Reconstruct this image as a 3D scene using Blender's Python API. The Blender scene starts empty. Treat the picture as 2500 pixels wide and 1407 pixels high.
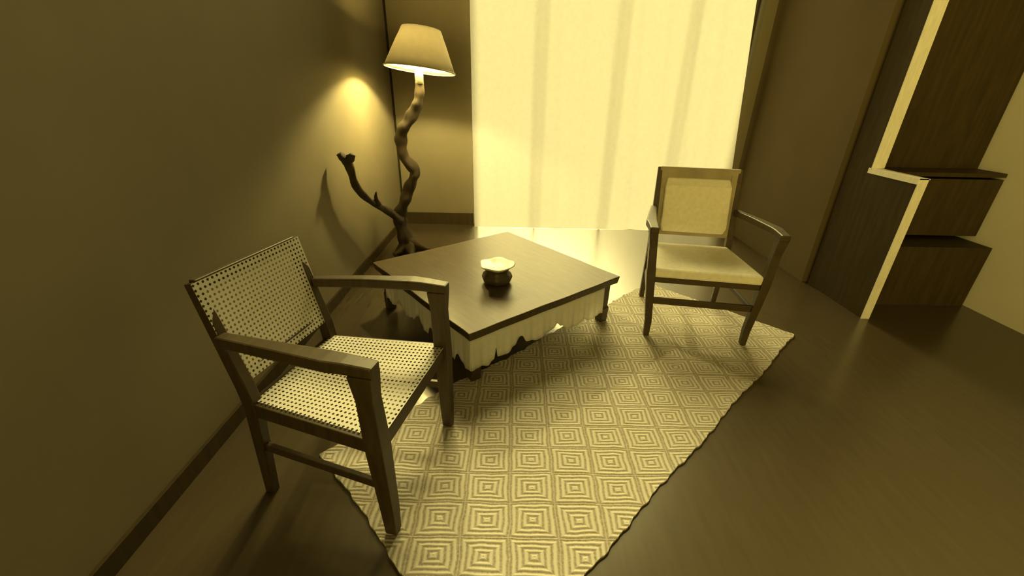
import bpy, bmesh, math, random
from mathutils import Vector, Matrix
random.seed(7)
sc = bpy.context.scene
COL = sc.collection
R = math.radians

# ------------------------------------------------------------------ camera
cam_d = bpy.data.cameras.new('camera'); cam = bpy.data.objects.new('camera', cam_d); COL.objects.link(cam)
cam_d.sensor_width = 36.0
cam_d.lens = 1030.0 / 2500.0 * 36.0
cam_d.clip_start = 0.02
cam.matrix_world = Matrix.Translation((0, 0, 1.3)) @ Matrix.Rotation(R(90 - 25.3), 4, 'X') @ Matrix.Rotation(R(1.1), 4, 'Z')
sc.camera = cam

# ------------------------------------------------------------------ world, sun, exposure
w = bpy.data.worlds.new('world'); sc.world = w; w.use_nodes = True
# dim ambience of the rest of the house plus a soft lobe added behind the camera to the left to light front faces
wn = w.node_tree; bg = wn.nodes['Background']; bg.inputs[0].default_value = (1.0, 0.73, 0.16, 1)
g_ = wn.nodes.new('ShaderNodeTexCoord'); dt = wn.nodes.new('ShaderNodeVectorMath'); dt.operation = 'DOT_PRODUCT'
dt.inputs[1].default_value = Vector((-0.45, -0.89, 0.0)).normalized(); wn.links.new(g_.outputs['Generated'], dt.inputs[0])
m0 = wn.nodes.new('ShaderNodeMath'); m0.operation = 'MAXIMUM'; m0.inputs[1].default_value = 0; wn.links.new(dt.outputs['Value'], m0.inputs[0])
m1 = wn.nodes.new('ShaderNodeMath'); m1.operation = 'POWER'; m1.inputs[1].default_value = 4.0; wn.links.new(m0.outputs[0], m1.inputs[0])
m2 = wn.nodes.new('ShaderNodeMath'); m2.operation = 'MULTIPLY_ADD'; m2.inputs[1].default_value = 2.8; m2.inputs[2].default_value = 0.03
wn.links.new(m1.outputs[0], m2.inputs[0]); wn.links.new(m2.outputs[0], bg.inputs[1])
sd = bpy.data.lights.new('sun', 'SUN'); sd.energy = 10.4; sd.angle = R(32); sd.color = (1.0, 0.84, 0.31)
sun = bpy.data.objects.new('sun', sd); COL.objects.link(sun)
sun.rotation_euler = Vector((-0.03, -1.0, -0.70)).to_track_quat('-Z', 'Y').to_euler()
sun.location = (1.2, 8, 5)
vs = sc.view_settings
sc.display_settings.display_device = 'sRGB'
vs.view_transform = 'Standard'; vs.look = 'None'; vs.exposure = 0.0; vs.gamma = 1.0; vs.use_curve_mapping = False

# ------------------------------------------------------------------ materials
def mat(name, col, rough=0.6, var=0.12, scale=6.0, bump=0.0, stretch=(1, 1, 1), spec=0.5):
    m = bpy.data.materials.new(name); m.use_nodes = True
    nt = m.node_tree; N = nt.nodes; L = nt.links
    b = N['Principled BSDF']; b.inputs['Roughness'].default_value = rough
    b.inputs['Specular IOR Level'].default_value = spec
    tc = N.new('ShaderNodeTexCoord'); mp = N.new('ShaderNodeMapping'); mp.inputs['Scale'].default_value = stretch
    L.new(tc.outputs['Object'], mp.inputs[0])
    no = N.new('ShaderNodeTexNoise'); no.inputs['Scale'].default_value = scale; no.inputs['Detail'].default_value = 6
    L.new(mp.outputs[0], no.inputs['Vector'])
    rp = N.new('ShaderNodeValToRGB')
    rp.color_ramp.elements[0].position = 0.3; rp.color_ramp.elements[1].position = 0.7
    rp.color_ramp.elements[0].color = tuple(c * (1 - var) for c in col) + (1,)
    rp.color_ramp.elements[1].color = tuple(min(1, c * (1 + var)) for c in col) + (1,)
    L.new(no.outputs[0], rp.inputs[0]); L.new(rp.outputs[0], b.inputs['Base Color'])
    if bump:
        bp = N.new('ShaderNodeBump'); bp.inputs['Strength'].default_value = bump; bp.inputs['Distance'].default_value = 0.01
        L.new(no.outputs[0], bp.inputs['Height']); L.new(bp.outputs[0], b.inputs['Normal'])
    return m

M = {}
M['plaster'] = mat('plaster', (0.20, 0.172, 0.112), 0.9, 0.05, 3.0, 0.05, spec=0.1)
M['plaster_shaded'] = mat('shaded_wall_plaster', (0.12, 0.092, 0.05), 0.9, 0.06, 3.0, spec=0.1)  # plaster in a darker colour that carries the shade of the right-hand walls
M['floor'] = mat('polished_floor', (0.07, 0.052, 0.028), 0.24, 0.08, 5.0, 0.0, (8, 1, 1))
M['floor'].node_tree.nodes['Principled BSDF'].inputs['IOR'].default_value = 1.6
M['pale_wall'] = mat('pale_wall_paint', (0.95, 0.93, 0.87), 0.7, 0.03, 3.0)
M['wood'] = mat('dark_wood', (0.058, 0.040, 0.018), 0.45, 0.25, 5.0, 0.02, (12, 2, 2), 0.35)
M['tabletop'] = mat('polished_dark_wood', (0.10, 0.078, 0.05), 0.34, 0.12, 6.0, 0.0, (10, 1, 1), 0.1)
M['cabinet'] = mat('dark_cabinet_wood', (0.05, 0.036, 0.016), 0.6, 0.2, 4.0, 0.0, (10, 10, 1), 0.1)
M['pale'] = mat('pale_wood', (0.86, 0.84, 0.78), 0.6, 0.08, 14.0, 0.0, (6, 6, 1))
M['dull_dark'] = mat('dull_dark_strip', (0.03, 0.025, 0.015), 1.0, 0.1, 5.0, 0, (1, 1, 1), 0.0)  # near-black matte colour for the two added strips
M['branch'] = mat('driftwood', (0.05, 0.036, 0.02), 0.8, 0.45, 22.0, 0.6, (1, 1, .3))
M['pot'] = mat('dark_glaze', (0.07, 0.05, 0.03), 0.45, 0.3, 20.0, 0.3)
M['porcelain'] = mat('pale_glaze', (0.8, 0.78, 0.72), 0.35, 0.12, 30.0, 0.1)
M['metal'] = mat('brass', (0.45, 0.4, 0.3), 0.4, 0.05)

def translucent(name, col, k_trans, k_clear=0.0, glow=None):
    m = bpy.data.materials.new(name); m.use_nodes = True
    nt = m.node_tree; N = nt.nodes; L = nt.links
    out = N['Material Output']; N.remove(N['Principled BSDF'])
    d = N.new('ShaderNodeBsdfDiffuse'); t = N.new('ShaderNodeBsdfTranslucent'); tr = N.new('ShaderNodeBsdfTransparent')
    no = N.new('ShaderNodeTexNoise'); no.inputs['Scale'].default_value = 30
    tc = N.new('ShaderNodeTexCoord'); L.new(tc.outputs['Object'], no.inputs['Vector'])
    rp = N.new('ShaderNodeValToRGB')
    rp.color_ramp.elements[0].color = tuple(c * .92 for c in col) + (1,); rp.color_ramp.elements[1].color = tuple(min(1, c * 1.05) for c in col) + (1,)
    L.new(no.outputs[0], rp.inputs[0]); L.new(rp.outputs[0], d.inputs[0]); L.new(rp.outputs[0], t.inputs[0])
    a = N.new('ShaderNodeMixShader'); a.inputs[0].default_value = k_trans
    L.new(d.outputs[0], a.inputs[1]); L.new(t.outputs[0], a.inputs[2])
    b = N.new('ShaderNodeMixShader'); b.inputs[0].default_value = k_clear
    L.new(a.outputs[0], b.inputs[1]); L.new(tr.outputs[0], b.inputs[2])
    L.new(b.outputs[0], out.inputs[0])
    return m
M['sheer'] = translucent('sheer_fabric', (0.95, 0.94, 0.92), 0.62, 0.42)
M['lace'] = translucent('lace_cloth', (0.97, 0.96, 0.93), 0.5, 0.0)
M['shade'] = translucent('shade_fabric', (0.66, 0.61, 0.50), 0.10, 0.0)

def cane(name, col, pitch):
    """woven cane: open holes in a light weave, laid out in the panel's own UV metres"""
    m = bpy.data.materials.new(name); m.use_nodes = True
    nt = m.node_tree; N = nt.nodes; L = nt.links
    out = N['Material Output']; b = N['Principled BSDF']; b.inputs['Roughness'].default_value = 0.6
    uv = N.new('ShaderNodeUVMap'); sp = N.new('ShaderNodeSeparateXYZ'); L.new(uv.outputs[0], sp.inputs[0])
    def mth(op, a, c=None):
        n = N.new('ShaderNodeMath'); n.operation = op
        for i, v in enumerate((a, c)):
            if v is None: continue
            if isinstance(v, (int, float)): n.inputs[i].default_value = v
            else: L.new(v, n.inputs[i])
        return n.outputs[0]
    k = 2 * math.pi / pitch
    su = mth('SINE', mth('MULTIPLY', sp.outputs[0], k)); sv = mth('SINE', mth('MULTIPLY', sp.outputs[1], k))
    hole = mth('GREATER_THAN', mth('ADD', su, sv), 0.95)
    wv = mth('MULTIPLY', mth('ADD', mth('SINE', mth('MULTIPLY', sp.outputs[0], k * 3)), mth('SINE', mth('MULTIPLY', sp.outputs[1], k * 3))), 0.07)
    val = mth('ADD', wv, 1.0)
    mx = N.new('ShaderNodeVectorMath'); mx.operation = 'SCALE'; mx.inputs[0].default_value = col; L.new(val, mx.inputs['Scale'])
    L.new(mx.outputs[0], b.inputs['Base Color'])
    tr = N.new('ShaderNodeBsdfTransparent'); ms = N.new('ShaderNodeMixShader')
    tl = N.new('ShaderNodeBsdfTranslucent'); L.new(mx.outputs[0], tl.inputs[0])
    m2 = N.new('ShaderNodeMixShader'); m2.inputs[0].default_value = 0.35; L.new(b.outputs[0], m2.inputs[1]); L.new(tl.outputs[0], m2.inputs[2])
    L.new(hole, ms.inputs[0]); L.new(m2.outputs[0], ms.inputs[1]); L.new(tr.outputs[0], ms.inputs[2]); L.new(ms.outputs[0], out.inputs[0])
    return m
M['cane'] = cane('woven_cane', (0.98, 0.95, 0.85), 0.0155)
M['pad'] = mat('pale_upholstery', (0.86, 0.83, 0.73), 0.95, 0.06, 40.0, 0.1)
M['wood_pale'] = mat('pale_wood_frame', (0.34, 0.29, 0.2), 0.5, 0.15, 5.0, 0.05, (12, 2, 2))  # paler wood tone for the padded chair's back frame

def rug_mat():
    m = bpy.data.materials.new('woven_rug'); m.use_nodes = True
    nt = m.node_tree; N = nt.nodes; L = nt.links; b = N['Principled BSDF']; b.inputs['Roughness'].default_value = 0.95
    b.inputs['Specular IOR Level'].default_value = 0.1
    tc = N.new('ShaderNodeTexCoord'); no = N.new('ShaderNodeTexNoise'); no.inputs['Scale'].default_value = 9
    L.new(tc.outputs['Object'], no.inputs['Vector'])
    wob = N.new('ShaderNodeVectorMath'); wob.operation = 'MULTIPLY_ADD'; wob.inputs[1].default_value = (.02, .02, 0)
    L.new(no.outputs['Color'], wob.inputs[0]); L.new(tc.outputs['Object'], wob.inputs[2])
    sp = N.new('ShaderNodeSeparateXYZ'); L.new(wob.outputs[0], sp.inputs[0])
    def mth(op, *a):
        n = N.new('ShaderNodeMath'); n.operation = op
        for i, v in enumerate(a):
            if isinstance(v, (int, float)): n.inputs[i].default_value = v
            else: L.new(v, n.inputs[i])
        return n.outputs[0]
    cu, cv = 0.155, 0.125
    fu = mth('ABSOLUTE', mth('SUBTRACT', mth('FRACT', mth('DIVIDE', mth('ADD', sp.outputs[0], 0.2935 + 3.1), cu)), 0.5))
    fv = mth('ABSOLUTE', mth('SUBTRACT', mth('FRACT', mth('DIVIDE', mth('SUBTRACT', sp.outputs[1], 0.7565 - 2.5), cv)), 0.5))
    d = mth('MAXIMUM', fu, fv)
    rings = mth('SINE', mth('MULTIPLY', d, 2 * math.pi * 8.0))
    rp = N.new('ShaderNodeValToRGB'); rp.color_ramp.elements[0].position = 0.1; rp.color_ramp.elements[1].position = 0.62
    rp.color_ramp.elements[0].color = (0.22, 0.18, 0.13, 1); rp.color_ramp.elements[1].color = (0.58, 0.55, 0.48, 1)
    n2 = N.new('ShaderNodeTexNoise'); n2.inputs['Scale'].default_value = 160; L.new(tc.outputs['Object'], n2.inputs['Vector'])
    L.new(mth('ADD', mth('MULTIPLY', rings, 0.26), mth('ADD', mth('MULTIPLY', n2.outputs[0], 0.5), 0.25)), rp.inputs[0])
    L.new(rp.outputs[0], b.inputs['Base Color'])
    bp = N.new('ShaderNodeBump'); bp.inputs['Strength'].default_value = 0.4; bp.inputs['Distance'].default_value = 0.004
    L.new(rings, bp.inputs['Height']); L.new(bp.outputs[0], b.inputs['Normal'])
    return m
M['rug'] = rug_mat()

# ------------------------------------------------------------------ helpers
def link(name, bm, m, parent=None, smooth=False, bevel=0.0):
    me = bpy.data.meshes.new(name)
    bmesh.ops.recalc_face_normals(bm, faces=bm.faces)
    bm.to_mesh(me); bm.free()
    me.materials.append(M[m])
    if smooth:
        for p in me.polygons: p.use_smooth = True
    o = bpy.data.objects.new(name, me); COL.objects.link(o)
    if parent: o.parent = parent
    if bevel:
        bv = o.modifiers.new('bevel', 'BEVEL'); bv.width = bevel; bv.segments = 2; bv.limit_method = 'ANGLE'
    return o
def struct(name, bm, m, **k):
    o = link(name, bm, m, **k); o['kind'] = 'structure'; return o
def tag(o, label, cat, group=None):
    o['label'] = label; o['category'] = cat
    if group: o['group'] = group
    return o
def thing(name, label, cat, loc=(0, 0, 0), rz=0.0):
    o = bpy.data.objects.new(name, None); COL.objects.link(o); o.location = loc; o.rotation_euler = (0, 0, rz)
    o.empty_display_size = 0.1
    return tag(o, label, cat)
def box(bm, x0, x1, y0, y1, z0, z1):
    v = [bm.verts.new((x, y, z)) for z in (z0, z1) for x, y in ((x0, y0), (x1, y0), (x1, y1), (x0, y1))]
    for f in ((0, 3, 2, 1), (4, 5, 6, 7), (0, 1, 5, 4), (1, 2, 6, 5), (2, 3, 7, 6), (3, 0, 4, 7)): bm.faces.new([v[i] for i in f])
def beam(bm, pts, sizes, side=(0, 1, 0)):
    """rectangular section swept along points; sizes = (width along side, thickness across)"""
    rings = []
    n = len(pts)
    for i, p in enumerate(pts):
        p = Vector(p)
        t = (Vector(pts[min(i + 1, n - 1)]) - Vector(pts[max(i - 1, 0)])).normalized()
        s = Vector(side); s = (s - t * s.dot(t)).normalized(); u = t.cross(s).normalized()
        a, b = sizes[i][0] / 2, sizes[i][1] / 2
        rings.append([bm.verts.new(p + s * sa * a + u * ub * b) for sa, ub in ((-1, -1), (1, -1), (1, 1), (-1, 1))])
    for i in range(n - 1):
        for j in range(4):
            bm.faces.new((rings[i][j], rings[i][(j + 1) % 4], rings[i + 1][(j + 1) % 4], rings[i + 1][j]))
    bm.faces.new(rings[0][::-1]); bm.faces.new(rings[-1])
def tube(bm, pts, rad, seg=14, wob=0.0, sub=5):
    """organic tube through points (Catmull-Rom) with varying radius"""
    P = [Vector(p) for p in pts]; out = []; rr = []
    for i in range(len(P) - 1):
        p0, p1, p2, p3 = P[max(i - 1, 0)], P[i], P[i + 1], P[min(i + 2, len(P) - 1)]
        for k in range(sub):
            t = k / sub
            out.append(0.5 * ((2 * p1) + (p2 - p0) * t + (2 * p0 - 5 * p1 + 4 * p2 - p3) * t * t + (3 * p1 - p0 - 3 * p2 + p3) * t ** 3))
            rr.append(rad[i] * (1 - t) + rad[i + 1] * t)
    out.append(P[-1]); rr.append(rad[-1])
    rings = []; n = len(out)
    s = Vector((0, 1, 0))
    ph = [random.uniform(0, 6.28) for _ in range(4)]
    for i, p in enumerate(out):
        t = (out[min(i + 1, n - 1)] - out[max(i - 1, 0)]).normalized()
        s = (s - t * s.dot(t)).normalized(); u = t.cross(s)
        ring = []
        for j in range(seg):
            a = 2 * math.pi * j / seg
            r = rr[i] * (1 + wob * (0.5 * math.sin(3 * a + ph[0] + i * .25) + 0.5 * math.sin(2 * a + ph[1] - i * .6) + 0.4 * math.sin(i * 1.3 + ph[2])))
            ring.append(bm.verts.new(p + s * math.cos(a) * r + u * math.sin(a) * r))
        rings.append(ring)
    for i in range(n - 1):
        for j in range(seg): bm.faces.new((rings[i][j], rings[i][(j + 1) % seg], rings[i + 1][(j + 1) % seg], rings[i + 1][j]))
    bm.faces.new(rings[0][::-1]); bm.faces.new(rings[-1])
def lathe(bm, prof, seg=40, fn=None):
    rings = []
    for k, (r, z) in enumerate(prof):
        ring = []
        for j in range(seg):
            a = 2 * math.pi * j / seg
            rr, zz = (r, z) if fn is None else fn(r, z, a)
            ring.append(bm.verts.new((rr * math.cos(a), rr * math.sin(a), zz)))
        rings.append(ring)
    for i in range(len(rings) - 1):
        for j in range(seg): bm.faces.new((rings[i][j], rings[i][(j + 1) % seg], rings[i + 1][(j + 1) % seg], rings[i + 1][j]))
    return rings
def prism(bm, poly, x0, x1):
    """polygon in y,z extruded along x"""
    a = [bm.verts.new((x0, y, z)) for y, z in poly]; b = [bm.verts.new((x1, y, z)) for y, z in poly]
    n = len(poly)
    for i in range(n): bm.faces.new((a[i], a[(i + 1) % n], b[(i + 1) % n], b[i]))
    bm.faces.new(a[::-1]); bm.faces.new(b)
def panel_uv(bm, corners, nu=8, nv=8, bulge=0.0, thick=0.0):
    """a woven panel between four corners (BL, BR, TR, TL), uv in metres"""
    uvl = bm.loops.layers.uv.new('UVMap')
    c = [Vector(p) for p in corners]
    W = (c[1] - c[0]).length; H = (c[3] - c[0]).length
    nrm = (c[1] - c[0]).cross(c[3] - c[0]).normalized()
    g = {}
    for i in range(nu + 1):
        for j in range(nv + 1):
            u, v = i / nu, j / nv
            p = c[0] * (1 - u) * (1 - v) + c[1] * u * (1 - v) + c[2] * u * v + c[3] * (1 - u) * v
            g[i, j] = bm.verts.new(p + nrm * bulge * math.sin(math.pi * u) * math.sin(math.pi * v))
    for i in range(nu):
        for j in range(nv):
            q = ((i, j), (i + 1, j), (i + 1, j + 1), (i, j + 1))
            f = bm.faces.new([g[k] for k in q])
            for lp, k in zip(f.loops, q): lp[uvl].uv = (k[0] / nu * W, k[1] / nv * H)

# ------------------------------------------------------------------ the room
XL, YB, XP, YR, HT = -1.15, 4.30, 2.22, 2.97, 2.9
bm = bmesh.new(); box(bm, -1.35, 5.0, -1.5, 4.5, -0.1, 0.0); struct('floor', bm, 'floor')
bm = bmesh.new(); box(bm, XL - 0.2, XL, -1.5, YB + 0.2, 0, HT); struct('wall_left', bm, 'plaster')
WX0, WX1, WZ = -0.41, 2.12, 2.75
bm = bmesh.new()
box(bm, XL, WX0, YB, YB + 0.2, 0, HT); box(bm, WX1, XP, YB, YB + 0.2, 0, HT); box(bm, WX0, WX1, YB, YB + 0.2, WZ, HT)
struct('wall_back', bm, 'plaster')
bm = bmesh.new(); box(bm, XP, XP + 0.15, YR + 0.15, YB + 0.2, 0, HT); struct('wall_right', bm, 'plaster_shaded')
bm = bmesh.new(); box(bm, XP, 3.12, YR, YR + 0.15, 0, HT); struct('wall_alcove', bm, 'plaster_shaded')
bm = bmesh.new(); box(bm, 3.12, 3.27, 0.6, YR + 0.15, 0, HT); struct('wall_side', bm, 'pale_wall')
bm = bmesh.new(); box(bm, XL, XL + 0.014, -1.5, YB, 0, 0.07); struct('baseboard_left', bm, 'cabinet')
bm = bmesh.new(); box(bm, XL + 0.014, WX0 - 0.01, YB - 0.014, YB, 0, 0.12); struct('baseboard_back', bm, 'cabinet')
bm = bmesh.new()
for x in (WX0 + 0.02, 0.22, 0.92, 1.52, WX1 - 0.02): box(bm, x - 0.008, x + 0.008, YB + 0.08, YB + 0.12, 0, WZ)
box(bm, WX0, WX1, YB + 0.08, YB + 0.12, WZ - 0.04, WZ)
struct('window_1', bm, 'cabinet')
bm = bmesh.new(); box(bm, WX0, WX1, 4.235, 4.5, 0.0, 0.006); struct('added_strip_1', bm, 'dull_dark')  # unseen strip added to hide the sunlit floor band behind the curtain foot
bm = bmesh.new(); box(bm, XL, XL + 0.016, YB - 0.016, YB, 0.12, HT); struct('added_strip_2', bm, 'dull_dark')  # thin dark strip drawing the dark gap line in the wall corner

# sheer curtain across the window, its right edge swinging out towards the floor
bm = bmesh.new(); nx, nz = 260, 24; g = []
for i in range(nx + 1):
    u = i / nx; col = []
    for k in range(nz + 1):
        z = 0.003 + (2.78 - 0.003) * k / nz
        xr = 2.165 - 0.09 * z
        x = -0.40 + (xr + 0.40) * u
        y = 4.21 + 0.004 * math.sin(u * 62) + 0.0015 * math.sin(u * 131 + 1.0 + 0.4 * z) + 0.007 * math.sin(u * 23)
        col.append(bm.verts.new((x, y, z)))
    g.append(col)
for i in range(nx):
    for k in range(nz): bm.faces.new((g[i][k], g[i + 1][k], g[i + 1][k + 1], g[i][k + 1]))
cu = link('sheer_curtain', bm, 'sheer', smooth=True)
tag(cu, 'bright sheer floor-length curtain drawn across the wide window', 'curtain')

# ------------------------------------------------------------------ rug
K = Vector((-0.054, 0.496, 0)); a_ = Vector((0.722, 0.691, 0)).normalized(); n_ = Vector((-a_.y, a_.x, 0))
LEN, WID = 2.41, 0.97
bm = bmesh.new()
def edge_noise(t, s): return 0.005 * math.sin(t * 9 + s) + 0.0025 * math.sin(t * 47 + 2 * s) + 0.002 * math.sin(t * 97 + s * 3)
NU, NV = 150, 60; top = []
for i in range(NU + 1):
    row = []
    for j in range(NV + 1):
        u, v = i / NU, j / NV
        L_ = LEN * u; W_ = WID * v
        W_ += (1 - v) * edge_noise(u * LEN, 0.3) * 1.0 + v * edge_noise(u * LEN, 1.7) * 1.6
        L_ += (1 - u) * edge_noise(v * WID, 2.1) + u * edge_noise(v * WID, 4.0) * 0.6
        p = K + a_ * L_ + n_ * W_
        row.append(bm.verts.new((p.x, p.y, 0.009 + 0.0015 * math.sin(p.x * 9) * math.sin(p.y * 7))))
    top.append(row)
for i in range(NU):
    for j in range(NV): bm.faces.new((top[i][j], top[i + 1][j], top[i + 1][j + 1], top[i][j + 1]))
be = [e for e in bm.edges if e.is_boundary]
r_ = bmesh.ops.extrude_edge_only(bm, edges=be)
for v in [x for x in r_['geom'] if isinstance(x, bmesh.types.BMVert)]: v.co.z = 0.0005
rug = link('woven_rug', bm, 'rug', smooth=False)
tag(rug, 'pale woven rug with concentric diamond pattern running from the foreground to the window chair', 'rug')

# ------------------------------------------------------------------ low table
TZ = 0.31
tang = math.atan2(2.303 - 1.621, 0.65 + 0.179)
TC = Vector(((0.65 - 0.88) / 2, (2.303 + 2.41) / 2, 0)); HS = 0.535
RZ = 0.0105
t = thing('coffee_table', 'low square dark coffee table with polished top in front of the window', 'table', (TC.x, TC.y, 0), tang)
bm = bmesh.new()
n = 24; ring0 = []; ring1 = []
def te(s): return 0.0015 * math.sin(s * 9.0) + 0.0012 * math.sin(s * 23)
pts = []
for k in range(4):
    for i in range(n):
        s = -HS + 2 * HS * i / n
        o_ = HS + te(s + k * 3)
        pts.append([(s, -o_), (o_, s), (-s, o_), (-o_, -s)][k])
A = [bm.verts.new((x, y, TZ)) for x, y in pts]; B = [bm.verts.new((x * 0.985, y * 0.985, TZ - 0.045)) for x, y in pts]
bm.faces.new(A); bm.faces.new(B[::-1]); m_ = len(pts)
for i in range(m_): bm.faces.new((A[i], A[(i + 1) % m_], B[(i + 1) % m_], B[i]))
tt = link('tabletop', bm, 'tabletop', t, bevel=0.004)
tt.data.materials.append(M['wood'])
for p in tt.data.polygons:
    if abs(p.normal.z) < 0.9: p.material_index = 1
q = HS - 0.06
for sx in (-1, 1):
    for sy in (-1, 1):
        bm = bmesh.new()
        z0 = RZ if not (sx < 0 and sy > 0) else 0.0
        if (sx, sy) in ((1, 1), (-1, 1)): z0 = 0.0
        beam(bm, [(sx * q, sy * q, z0), (sx * q, sy * q, 0.10), (sx * q, sy * q, 0.115), (sx * q, sy * q, TZ - 0.045)],
             [(0.052, 0.052), (0.058, 0.058), (0.046, 0.046), (0.05, 0.05)])
        link('leg', bm, 'wood', t, bevel=0.003)
# scalloped cloth hanging below the top on the two sides facing the room
lobes_r = [(0, .085), (.05, .09), (.10, .075), (.13, .10), (.145, .165), (.16, .10), (.21, .095), (.26, .125), (.31, .165), (.345, .12), (.42, .10), (.47, .11), (.52, .12), (.56, .15),
           (.60, .12), (.66, .08), (.72, .075), (.78, .10), (.83, .075), (.90, .085), (.945, .09)]
lobes_l = [(0, .085), (.06, .075), (.12, .12), (.15, .07), (.24, .065), (.29, .075), (.31, .13), (.40, .135), (.42, .09), (.47, .10), (.52, .15), (.60, .10), (.68, .09), (.76, .14), (.84, .09), (.945, .10)]
def interp(tab, s):
    for (a0, b0), (a1, b1) in zip(tab, tab[1:]):
        if a0 <= s <= a1:
            f = (s - a0) / (a1 - a0); f = f * f * (3 - 2 * f); return b0 * (1 - f) + b1 * f
    return tab[-1][1]
bm = bmesh.new(); d0 = HS - 0.024
def cloth_side(tab, P0, dx, dy, ox, oy):
    N_ = 200; cols = []
    for i in range(N_ + 1):
        s = i / N_ * 0.945; zb = interp(tab, s)
        c = []
        for k in range(7):
            f = k / 6; z = (TZ - 0.048) * (1 - f) + zb * f
            wv = 0.0035 * math.sin(s * 60) * f + 0.002 * math.sin(s * 140 + 1) * f
            c.append(bm.verts.new((P0[0] + dx * s + ox * wv, P0[1] + dy * s + oy * wv, z)))
        cols.append(c)
    for i in range(N_):
        for k in range(6): bm.faces.new((cols[i][k], cols[i + 1][k], cols[i + 1][k + 1], cols[i][k + 1]))
cloth_side(lobes_r, (-d0, -d0), 1, 0, 0, -1)
cloth_side(lobes_l, (-d0, -d0), 0, 1, -1, 0)
cl = link('scalloped_cloth', bm, 'lace', t, smooth=True)
so = cl.modifiers.new('thick', 'SOLIDIFY'); so.thickness = 0.0015
cl.name = 'cloth_skirt'; cl['label'] = 'pale cloth skirt with ragged scalloped hem'

# ------------------------------------------------------------------ pot on the table
p = thing('flared_pot', 'small dark pot with a wavy pale flared rim on the coffee table', 'pot', (-0.085, 2.165, TZ))
bm = bmesh.new()
prof = [(0.001, 0.0), (0.062, 0.0), (0.078, 0.015), (0.085, 0.035), (0.078, 0.055), (0.060, 0.070), (0.062, 0.080), (0.074, 0.092), (0.068, 0.092), (0.055, 0.080), (0.050, 0.06), (0.001, 0.055)]
lathe(bm, prof, 48, lambda r, z, a: (r * (1 + 0.03 * math.sin(7 * a)), z))
link('body', bm, 'pot', p, smooth=True)
bm = bmesh.new()
wr = lambda r, z, a: (r * (1 + 0.05 * math.sin(5 * a + 1) * (r / .095)), z + 0.003 * math.sin(5 * a) * (r / .095))
lathe(bm, [(0.056, 0.088), (0.075, 0.094), (0.095, 0.108), (0.097, 0.113), (0.086, 0.112), (0.06, 0.104), (0.03, 0.100), (0.001, 0.100)], 60, wr)
link('rim', bm, 'porcelain', p, smooth=True)['label'] = 'pale wavy flared rim'

# ------------------------------------------------------------------ driftwood floor lamp
l = thing('floor_lamp', 'tall floor lamp on a crooked driftwood branch in the corner behind the table', 'lamp', (-0.88, 3.4, 0))
def LP(x, y, z): return (x + 0.88, y - 3.4, z)
bm = bmesh.new()
tube(bm, [LP(*q_) for q_ in ((-.89, 3.4, 0.0), (-.90, 3.4, .10), (-.93, 3.4, .22), (-.945, 3.4, .33), (-.90, 3.4, .43), (-.85, 3.4, .54), (-.80, 3.4, .64), (-.785, 3.4, .70), (-.86, 3.4, .80), (-.875, 3.4, .90), (-.85, 3.4, 1.0),
           (-.79, 3.4, 1.08), (-.735, 3.4, 1.17), (-.71, 3.4, 1.25), (-.70, 3.4, 1.33))],
     [.075, .062, .055, .052, .044, .042, .038, .040, .040, .042, .044, .042, .040, .034, .028], wob=0.22)
link('stem', bm, 'branch', l, smooth=True)
# side branch reaching forward and to the left wall
bm = bmesh.new()
tube(bm, [LP(*q_) for q_ in ((-.93, 3.38, .30), (-.985, 3.30, .385), (-1.02, 3.10, .50), (-1.035, 2.92, .60), (-1.045, 2.80, .71), (-1.045, 2.75, .82), (-1.05, 2.73, .885))],
     [.045, .030, .022, .024, .026, .026, .032], wob=0.18)
tube(bm, [LP(*q_) for q_ in ((-1.0, 3.08, .51), (-1.0, 3.04, .57), (-.985, 3.02, .615))], [.024, .013, .004], wob=0.1)
tube(bm, [LP(*q_) for q_ in ((-1.05, 2.73, .87), (-1.075, 2.71, .90), (-1.085, 2.70, .915))], [.028, .024, .016], wob=0.25)
tube(bm, [LP(*q_) for q_ in ((-1.05, 2.73, .87), (-1.02, 2.73, .90), (-1.01, 2.73, .915))], [.026, .022, .016], wob=0.25)
link('side_branch', bm, 'branch', l, smooth=True)
bm = bmesh.new()
for ang, ln in ((0.1, .20), (-1.1, .13), (2.4, .15), (3.9, .14), (1.3, .14)):
    c, s = math.cos(ang), math.sin(ang)
    tube(bm, [LP(-.89, 3.4, .12), LP(-.89 + c * ln * .45, 3.4 + s * ln * .45, .06), LP(-.89 + c * ln, 3.4 + s * ln, .022)], [.045, .038, .018], wob=0.2)
link('root_base', bm, 'branch', l, smooth=True)
# shade: slightly tilted frustum, open at both ends, pleated cloth
sh_m = Matrix.Translation(LP(-.69, 3.4, 1.41)) @ Matrix.Rotation(R(5.5), 4, 'Y') @ Matrix.Rotation(R(-4.5), 4, 'X')
bm = bmesh.new()
lathe(bm, [(0.250, 0.0), (0.226, 0.055), (0.200, 0.115), (0.174, 0.175), (0.152, 0.220), (0.142, 0.245), (0.135, 0.258)], 64)
bm.transform(sh_m)
shd = link('lamp_shade', bm, 'shade', l, smooth=True)
so = shd.modifiers.new('thick', 'SOLIDIFY'); so.thickness = 0.003
bm = bmesh.new(); rgs = []
tp = []
for j in range(49):
    aa = 2 * math.pi * j / 48; tp.append(sh_m @ Vector((0.251 * math.cos(aa), 0.251 * math.sin(aa), 0.0)))
tube(bm, tp, [0.005] * 49, seg=8, sub=1); link('rim_wire', bm, 'metal', shd, smooth=True)
bm = bmesh.new(); lathe(bm, [(0.001, 1.32), (0.03, 1.32), (0.03, 1.40), (0.018, 1.41), (0.018, 1.45), (0.001, 1.45)], 20)
bm.transform(Matrix.Translation((0.18, 0, 0)))
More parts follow.
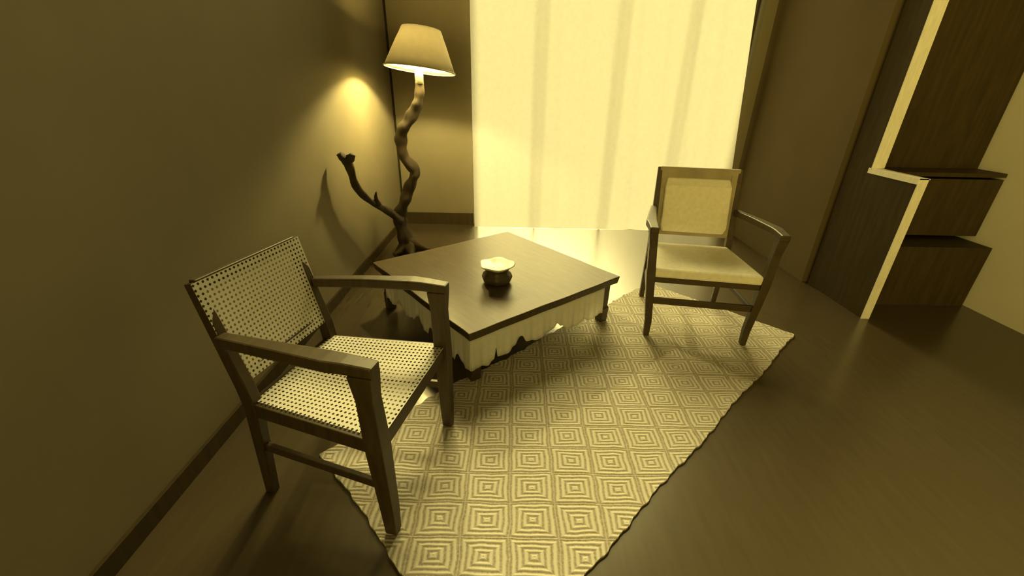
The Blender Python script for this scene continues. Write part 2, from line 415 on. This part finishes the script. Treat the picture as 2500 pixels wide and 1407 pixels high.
sk = link('socket', bm, 'porcelain', l, smooth=True); sk['label'] = 'pale bulb socket'
bm = bmesh.new()
for aa in (0.5, 2.6, 4.7):
    tube(bm, [sh_m @ Vector((0.02 * math.cos(aa), 0.02 * math.sin(aa), 0.03)), sh_m @ Vector((0.245 * math.cos(aa), 0.245 * math.sin(aa), 0.008))], [0.003, 0.003], seg=6, sub=2)
link('shade_carrier', bm, 'metal', shd, smooth=True)
bm = bmesh.new(); bmesh.ops.create_uvsphere(bm, u_segments=20, v_segments=14, radius=0.03)
bm.transform(Matrix.Translation(LP(-.69, 3.4, 1.485)))
gm = bpy.data.materials.new('bulb_glow'); gm.use_nodes = True
gm.node_tree.nodes['Principled BSDF'].inputs['Emission Color'].default_value = (1, .84, .31, 1)
gm.node_tree.nodes['Principled BSDF'].inputs['Emission Strength'].default_value = 4
M['glow'] = gm
link('bulb', bm, 'glow', sk, smooth=True)
ld = bpy.data.lights.new('lamp_light', 'POINT'); ld.energy = 112; ld.color = (1, .83, .30); ld.shadow_soft_size = 0.035
lo = bpy.data.objects.new('lamp_light', ld); COL.objects.link(lo); lo.parent = l; lo.location = LP(-.69, 3.4, 1.535)

# ------------------------------------------------------------------ armchairs
def foot_z(loc, rz, x, y):
    p = Vector((loc[0] + x * math.cos(rz) - y * math.sin(rz), loc[1] + x * math.sin(rz) + y * math.cos(rz), 0)) - K
    return 0.0112 if -0.03 < p.dot(a_) < LEN + 0.03 and -0.03 < p.dot(n_) < WID + 0.03 else 0.0
def armchair(name, label, loc, rz, wf, wr, dep, seat_z, arm_z, top_z, lean, splay, cane_m='cane', fat=1.0, padded=False):
    """local +x is the front; left/right along y; origin between the front feet"""
    t = thing(name, label, 'chair', loc, rz)
    hf, hr = wf / 2, wr / 2
    for s in (-1, 1):
        z0 = foot_z(loc, rz, 0, s * hf); z0r = foot_z(loc, rz, -dep - 0.03, s * hr)
        bm = bmesh.new()
        beam(bm, [(0.0, s * hf, z0), (0, s * hf, 0.10), (-0.005, s * (hf + splay * .55), seat_z - 0.03), (-0.01, s * (hf + splay * .8), arm_z - 0.10), (-0.012, s * (hf + splay), arm_z - 0.018)],
             [(0.030 * fat, 0.034 * fat), (0.036 * fat, 0.038 * fat), (0.046 * fat, 0.048 * fat), (0.040 * fat, 0.046 * fat), (0.046 * fat, 0.060 * fat)])
        link('leg', bm, 'wood', t, bevel=0.003)
        bm = bmesh.new()
        beam(bm, [(-dep - 0.03, s * hr, z0r), (-dep, s * hr, seat_z - 0.02), (-dep - 0.01, s * hr, seat_z + 0.06), (-dep - lean, s * hr, top_z)],
             [(0.030, 0.034), (0.036, 0.044), (0.036, 0.042), (0.026, 0.028)])
        link('leg', bm, 'wood', t, bevel=0.003)
        # armrest: slim bar, broader towards the front, dipping slightly
        bm = bmesh.new()
        xa = -dep - lean * (arm_z - seat_z) / (top_z - seat_z) + 0.02
        beam(bm, [(xa, s * (hr + 0.012), arm_z - 0.02), (xa * .6, s * (hr * .55 + (hf + splay) * .45 + .012), arm_z - 0.008), (-0.11, s * (hf + splay), arm_z), (-0.06, s * (hf + splay), arm_z), (0.025, s * (hf + splay), arm_z - 0.004)],
             [(0.038, 0.034), (0.046, 0.036), (0.058, 0.036), (0.052, 0.036), (0.046, 0.034)])
        link('armrest', bm, 'wood', t, bevel=0.006)
        bm = bmesh.new()
        beam(bm, [(-dep, s * hr, seat_z - 0.03), (-0.01, s * (hf + splay * .55), seat_z - 0.03)], [(0.026, 0.05), (0.026, 0.05)])
        link('side_rail', bm, 'wood', t, bevel=0.003)
        bm = bmesh.new()
        beam(bm, [(-dep - 0.01, s * hr, seat_z - 0.19), (-0.005, s * (hf + splay * .3), seat_z - 0.19)], [(0.018, 0.028), (0.018, 0.028)])
        link('stretcher', bm, 'wood', t, bevel=0.003)
    bm = bmesh.new(); hs_ = hf + splay * .55
    beam(bm, [(-0.005, -hs_, seat_z - 0.03), (-0.005, hs_, seat_z - 0.03)], [(0.026, 0.052), (0.026, 0.052)], side=(1, 0, 0)); link('front_rail', bm, 'wood', t, bevel=0.003)
    bm = bmesh.new()
    beam(bm, [(-dep, -hr, seat_z - 0.03), (-dep, hr, seat_z - 0.03)], [(0.026, 0.05), (0.026, 0.05)], side=(1, 0, 0)); link('rear_rail', bm, 'wood', t, bevel=0.003)
    xb = lambda z: -dep - 0.01 - (lean - 0.01) * (z - seat_z - 0.06) / (top_z - seat_z - 0.06)
    zb, zt = seat_z + 0.07, top_z - 0.005
    if padded:
        for z, h in ((top_z - 0.03, 0.07), (seat_z + 0.085, 0.04)):
            bm = bmesh.new(); beam(bm, [(xb(z), -hr, z), (xb(z), hr, z)], [(0.024, h), (0.024, h)], side=(1, 0, 0)); link('back_rail', bm, 'wood_pale', t, bevel=0.004)
        for s in (-1, 1):
            bm = bmesh.new(); beam(bm, [(xb(zb), s * (hr - .02), zb), (xb(zt), s * (hr - .02), zt)], [(0.055, 0.028), (0.055, 0.028)]); link('back_stile', bm, 'wood_pale', t, bevel=0.004)
        bm = bmesh.new()
        beam(bm, [(xb(zb) + .014, 0, zb + .02), (xb(zb) + .022, 0, zb + .06), (xb(zt - .1) + .022, 0, zt - .10), (xb(zt) + .014, 0, zt - .055)],
             [(2 * hr - .10, .02), (2 * hr - .08, .034), (2 * hr - .08, .034), (2 * hr - .10, .02)])
        link('backrest', bm, 'pad', t, bevel=0.01)
        bm = bmesh.new()
        beam(bm, [(-dep + .02, 0, seat_z - .002), (0.012, 0, seat_z - .002)], [(2 * hr - .02, .045), (2 * hs_ - .02, .05)])
        link('seat', bm, 'pad', t, bevel=0.014)
        bm = bmesh.new(); beam(bm, [(-0.003, -hf, 0.235), (-0.003, hf, 0.235)], [(0.02, 0.036), (0.02, 0.036)], side=(1, 0, 0)); link('stretcher', bm, 'wood', t, bevel=0.003)
        return t
    bm = bmesh.new()
    panel_uv(bm, [(-dep + .01, -hr, seat_z), (0.008, -hs_, seat_z), (0.008, hs_, seat_z), (-dep + .01, hr, seat_z)], 12, 12, bulge=-0.012)
    link('seat', bm, cane_m, t, smooth=True)
    for z, h in ((top_z - 0.015, 0.045), (seat_z + 0.085, 0.035)):
        bm = bmesh.new(); beam(bm, [(xb(z), -hr, z), (xb(z), hr, z)], [(0.024, h), (0.024, h)], side=(1, 0, 0)); link('back_rail', bm, 'wood', t, bevel=0.004)
    bm = bmesh.new(); hb = hr + 0.016; fo = 0.016
    panel_uv(bm, [(xb(zb) + fo, -hb, zb), (xb(zb) + fo, hb, zb), (xb(zt) + fo, hb, zt + .008), (xb(zt) + fo, -hb, zt + .008)], 12, 12, bulge=-0.008)
    link('backrest', bm, cane_m, t, smooth=True)
    return t
armchair('armchair', 'dark wooden armchair with pale open-weave cane back and seat in the left foreground', (-0.312, 1.13, 0), math.atan2(-.218, .976),
         0.49, 0.40, 0.46, 0.405, 0.65, 0.80, 0.085, 0.008, fat=1.15)
armchair('armchair', 'armchair standing by the sheer curtain with its back to the window, half in shade', (1.05, 2.085, 0), math.atan2(-.987, -.16),
         0.53, 0.47, 0.50, 0.405, 0.65, 0.875, 0.10, 0.05, padded=True)

# ------------------------------------------------------------------ stepped shelf unit at the right
u = thing('shelf_unit', 'tall dark stepped shelf unit with pale panel edges against the right wall', 'shelf unit', (2.25, 2.94, 0))
X2, YF, YU, ZJ, ZT = 0.86, 2.39 - 2.94, 2.74 - 2.94, 0.887, 2.2
def profile(off): return [(0, 0), (YF + off, 0), (YF + off, ZJ - off), (YU + off, ZJ - off), (YU + off, ZT), (0, ZT)]
bm = bmesh.new(); prism(bm, profile(0.006), 0.0, 0.05); link('side_panel', bm, 'cabinet', u)
for x0, wl, wu in ((0.0, 0.052, 0.078),):
    bm = bmesh.new()
    box(bm, x0, x0 + wl, YF, YF + 0.006, 0, ZJ); box(bm, x0, x0 + wl + .006, YF, YU + .006, ZJ - 0.006, ZJ); box(bm, x0, x0 + wu, YU, YU + 0.006, ZJ, ZT); box(bm, x0 - 0.004, x0, YF, YU + 0.02, ZJ - 0.032, ZJ)
    link('edge_band', bm, 'pale', u)['label'] = 'pale front edge of the side panel'
bm = bmesh.new(); box(bm, 0.05, X2 - 0.01, 2.73 - 2.94, -0.02, 0.46, 0.83); link('drawer_case', bm, 'cabinet', u)
bm = bmesh.new(); box(bm, 0.05, X2 - 0.01, 2.60 - 2.94, -0.02, 0.0, 0.42); link('base_case', bm, 'cabinet', u)
bm = bmesh.new(); box(bm, 0.05, X2 - 0.01, -0.02, 0, 0, ZT); link('back_panel', bm, 'cabinet', u)
for z, y in ((ZJ - .03, -.215), (ZT - .02, YU + .02)):
    bm = bmesh.new(); box(bm, 0.05, X2 - 0.01, y, -0.02, z - 0.012, z + 0.012); link('shelf', bm, 'cabinet', u)
